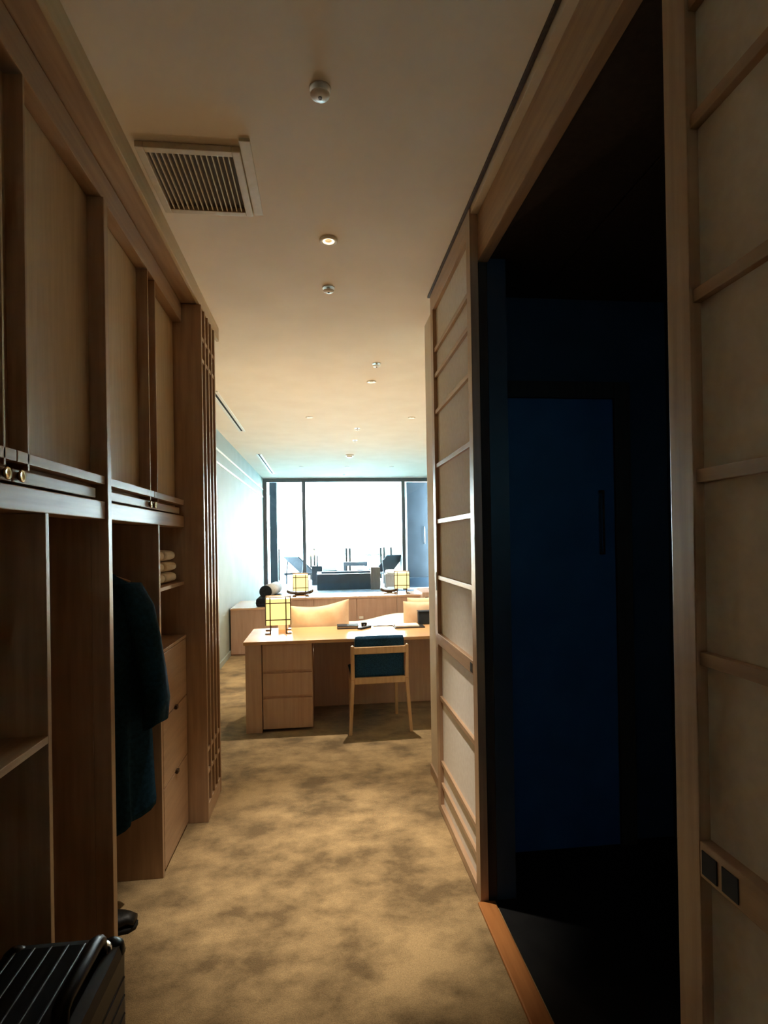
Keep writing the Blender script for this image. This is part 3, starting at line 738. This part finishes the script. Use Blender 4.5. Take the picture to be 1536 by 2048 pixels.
downlight(3, 1.028, 6.23, DOWN_W * 0.42, 'small round downlight above the right side of the bed')
downlight(4, -0.346, 10.36, 0, 'leftmost of three small downlights in a row near the window')
downlight(5, 0.487, 10.37, 0, 'middle of three small downlights in a row near the window')
downlight(6, 1.319, 10.38, 0, 'rightmost of three small downlights in a row near the window')

def sprinkler(x, y, label):
    s = thing('sprinkler', label, 'sprinkler', (x, y, H - 0.03), 0, 'ceiling sprinkler heads')
    lathe('cup', [(0, -0.001), (0.034, -0.001), (0.034, -0.003), (0.029, -0.003), (0.0, -0.003)], whitem, s, 24, (x, y, H))
    cyl('nozzle', (x, y, H - 0.020), (x, y, H - 0.002), 0.008, chrome, s, 16)
    lathe('cover_plate', [(0, -0.016), (0.024, -0.016), (0.030, -0.018), (0.028, -0.022), (0.012, -0.027), (0.0, -0.027)], whitem, s, 24, (x, y, H))
    cyl('orifice', (x, y, H - 0.0295), (x, y, H - 0.0265), 0.006, iron, s, 14)
sprinkler(0.017, 1.712, 'chrome sprinkler head in the hall ceiling closest to the viewer')
sprinkler(0.059, 3.052, 'round sprinkler head just past the hall downlight')
sprinkler(0.447, 4.337, 'sprinkler head in the ceiling in front of the desk')
sprinkler(0.457, 6.833, 'sprinkler head in the ceiling over the middle of the bed')
sprinkler(0.475, 7.647, 'sprinkler head in the ceiling above the low counter')
sprinkler(0.478, 11.53, 'sprinkler head in the ceiling closest to the window')
sd = thing('smoke_detector', 'white round smoke detector on the ceiling beyond the counter', 'detector', (0.465, 8.98, H - 0.04))
lathe('base', [(0, 0), (0.07, 0), (0.07, -0.012), (0.06, -0.018), (0, -0.018)], whitem, sd, 28, (0.465, 8.98, H - 0.0005))
lathe('sensor_cap', [(0.045, -0.017), (0.042, -0.035), (0.03, -0.042), (0, -0.042)], whitem, sd, 28, (0.465, 8.98, H))
for (y0, y1, lab) in ((5.2, 7.05, 'long slot air diffuser in the ceiling nearest the wardrobe'), (8.88, 11.4, 'long slot air diffuser in the ceiling nearest the window')):
    s = thing('slot_diffuser', lab, 'diffuser', (-0.955, (y0 + y1) / 2, H - 0.012), 0, 'slot air diffusers')
    for a, b in ((-0.995, -0.968), (-0.942, -0.915)): box('slot_flange', a, b, y0, y1, H - 0.010, H - 0.0005, whitem, s, 0.002)
    box('slot_gap', -0.968, -0.942, y0, y1, H - 0.003, H - 0.0008, black_matte, s)

# ================================================================== BALCONY THINGS
tb = thing('bathtub', 'dark slate open-air bathtub on the balcony', 'bathtub', (0.6, 13.3, DK))
tx0, tx1, ty0, ty1, tz = -0.12, 1.31, 12.70, 13.85, 0.76
for nm, a in (('tub_wall', (tx0, tx1, ty0, ty0 + 0.1)), ('tub_wall', (tx0, tx1, ty1 - 0.1, ty1)), ('tub_wall', (tx0, tx0 + 0.1, ty0 + 0.1, ty1 - 0.1)), ('tub_wall', (tx1 - 0.1, tx1, ty0 + 0.1, ty1 - 0.1))):
    box(nm, *a, DK, tz, slate, tb, 0.006)
box('water', tx0 + 0.1, tx1 - 0.1, ty0 + 0.1, ty1 - 0.1, DK + 0.01, tz - 0.04, water_m, tb)
sp = thing('wooden_spout', 'weathered wooden spout box standing at the right end of the bathtub', 'spout', (1.2, 12.66, DK))
box('spout_box', 1.09, 1.30, 12.56, 12.69, DK, 0.90, greywood, sp, 0.005)
box('spout_lip', 1.12, 1.27, 12.69, 12.86, 0.80, 0.84, greywood, sp, 0.004)
ws = thing('water_spout', 'dark square box with a thin upright rod behind the bathtub', 'stand', (-0.12, 14.3, DK))
box('box_body', -0.26, 0.0, 14.2, 14.42, DK, 0.88, colm, ws, 0.006)
cyl('rod', (-0.12, 14.3, 0.88), (-0.12, 14.3, 1.15), 0.02, colm, ws)
def table(x0, x1, y0, y1, zt):
    t = thing('side_table', 'small dark slatted table on the balcony between the loungers', 'table', ((x0 + x1) / 2, (y0 + y1) / 2, DK))
    box('table_top', x0, x1, y0, y1, zt - 0.11, zt, colm, t, 0.005)
    for x in (x0 + 0.01, x1 - 0.07):
        for y in (y0 + 0.01, y1 - 0.05): box('leg', x, x + 0.06, y, y + 0.04, DK, zt - 0.11, colm, t, 0.003)
table(0.60, 1.28, 15.86, 16.2, 0.90)
st = thing('bath_stool', 'weathered wooden stool beside the bathtub on the balcony', 'stool', (1.6, 13.0, DK))
box('stool_top', 1.45, 1.76, 12.9, 13.2, 0.68, 0.72, greywood, st, 0.004)
for x in (1.46, 1.71):
    box('stool_side', x, x + 0.04, 12.91, 13.19, DK, 0.68, greywood, st, 0.003)
box('stool_front', 1.50, 1.71, 12.92, 12.95, DK + 0.02, 0.68, greywood, st, 0.003)
tw = loft('folded_towel', towel_mesh(0.26, 0.24, 0.09), towel_m)
tw.location = (1.6, 13.04, 0.721); tag(tw, 'white folded towel on the balcony stool by the bathtub', 'towel')
def lounger(label, loc, rz, mirror):
    L = thing('sun_lounger', label, 'lounger', loc, rz, 'sun loungers on the balcony')
    # local: +y towards the feet, head at -y
    me = None
    def slab(name, p0, p1, hw, th, m, par):
        p0, p1 = Vector(p0), Vector(p1); d = (p1 - p0).normalized(); nrm = Vector((1, 0, 0)).cross(d)
        bm = bmesh.new(); vs = []
        for p in (p0, p1):
            for sx, sn in ((-1, -1), (1, -1), (1, 1), (-1, 1)): vs.append(bm.verts.new(p + Vector((sx * hw, 0, 0)) + nrm * (sn * th / 2)))
        for q in ((0, 1, 2, 3), (4, 5, 6, 7), (0, 1, 5, 4), (1, 2, 6, 5), (2, 3, 7, 6), (3, 0, 4, 7)): bm.faces.new([vs[i] for i in q])
        bmesh.ops.recalc_face_normals(bm, faces=bm.faces)
        return link(name, to_mesh(bm, name), m, par, True)
    slab('backrest', (0, -0.52, 0.72), (0, 0.02, 0.30), 0.29, 0.03, sling, L)
    slab('seat', (0, 0.02, 0.29), (0, 0.90, 0.29), 0.29, 0.04, sling, L)
    slab('cushion', (0, 0.35, 0.35), (0, 0.88, 0.35), 0.26, 0.08, lgrey, L)
    for s in (-1, 1):
        slab('side_rail', (s * 0.31, -0.5, 0.26), (s * 0.31, 0.90, 0.26), 0.02, 0.05, colm, L)
        slab('arm_stay', (s * 0.31, -0.42, 0.24), (s * 0.31, -0.36, 0.60), 0.014, 0.03, colm, L)
        for y in (-0.42, 0.80): slab('leg', (s * 0.31, y, 0.0), (s * 0.31, y, 0.26), 0.02, 0.04, colm, L)
lounger('dark sling sun lounger at the left of the balcony', (-0.42, 14.95, DK), math.radians(-46), 1)
lounger('dark sling sun lounger at the right of the balcony', (1.64, 14.75, DK), math.radians(29), -1)
rl = thing('balcony_railing', 'glass balcony railing with slim paired posts', 'railing', (0.6, 16.3, DK))
PX = (-1.27, -0.27, 0.755, 1.76, 2.06)
for x in PX:
    for dx in (-0.05, 0.05): box('railing_post', x + dx - 0.028, x + dx + 0.028, 16.26, 16.32, DK, 1.30, railmetal, rl, 0.004)
for a, b in zip(PX[:-1], PX[1:]): box('glass_panel', a + 0.08, b - 0.08, 16.285, 16.295, DK + 0.05, 1.24, railglass, rl)
for x, y, r, lab in ((-0.21, 14.7, 0.11, 'flat round lamp on the balcony soffit near the window mullion'), (1.95, 14.5, 0.11, 'flat round lamp at the right of the balcony soffit')):
    s = thing('soffit_lamp', lab, 'lamp', (x, y, 2.89))
    lathe('lamp_base', [(0, 0), (r, 0), (r, -0.015), (r * 0.7, -0.02), (0, -0.02)], lgrey, s, 24, (x, y, 2.9295))
    lathe('lamp_glass', [(r * 0.7, -0.018), (r * 0.6, -0.04), (0, -0.05)], lgrey, s, 24, (x, y, 2.9295))
sv = thing('soffit_vent', 'narrow dark slot vent on the balcony soffit', 'vent', (0.3, 14.2, 2.91))
box('vent_frame', 0.06, 0.44, 14.3, 14.55, 2.915, 2.9295, lgrey, sv, 0.003)
box('vent_slot', 0.09, 0.41, 14.34, 14.51, 2.911, 2.916, colm, sv)
# island
isl = thing('sea_island', 'small wooded islet lying on the sea beyond the railing', 'island', (66, 760, -20))
def blob(name, cx, cy, rx, ry, h, m, par, seed):
    rr = random.Random(seed); R = []
    for i, s in enumerate((0, 0.35, 0.7, 0.92, 1.0)):
        k = math.sqrt(max(0.0, 1 - s * s)) if s < 1 else 0.05
        R.append([(cx + rx * k * math.cos(t) * rr.uniform(0.8, 1.1), cy + ry * k * math.sin(t) * rr.uniform(0.8, 1.1), -20 + h * s * rr.uniform(0.9, 1.1)) for t in [2 * math.pi * q / 18 for q in range(18)]])
    loft(name, R, m, par)
blob('rock', 64, 760, 24, 10, 1.6, rockm, isl, 1)
for k in range(7): blob('tree_crown', 56 + k * 4.2, 758 + (k % 2) * 4, 3.4, 3.2, 3.2 + (k % 3) * 0.8, leafm, isl, k + 2)
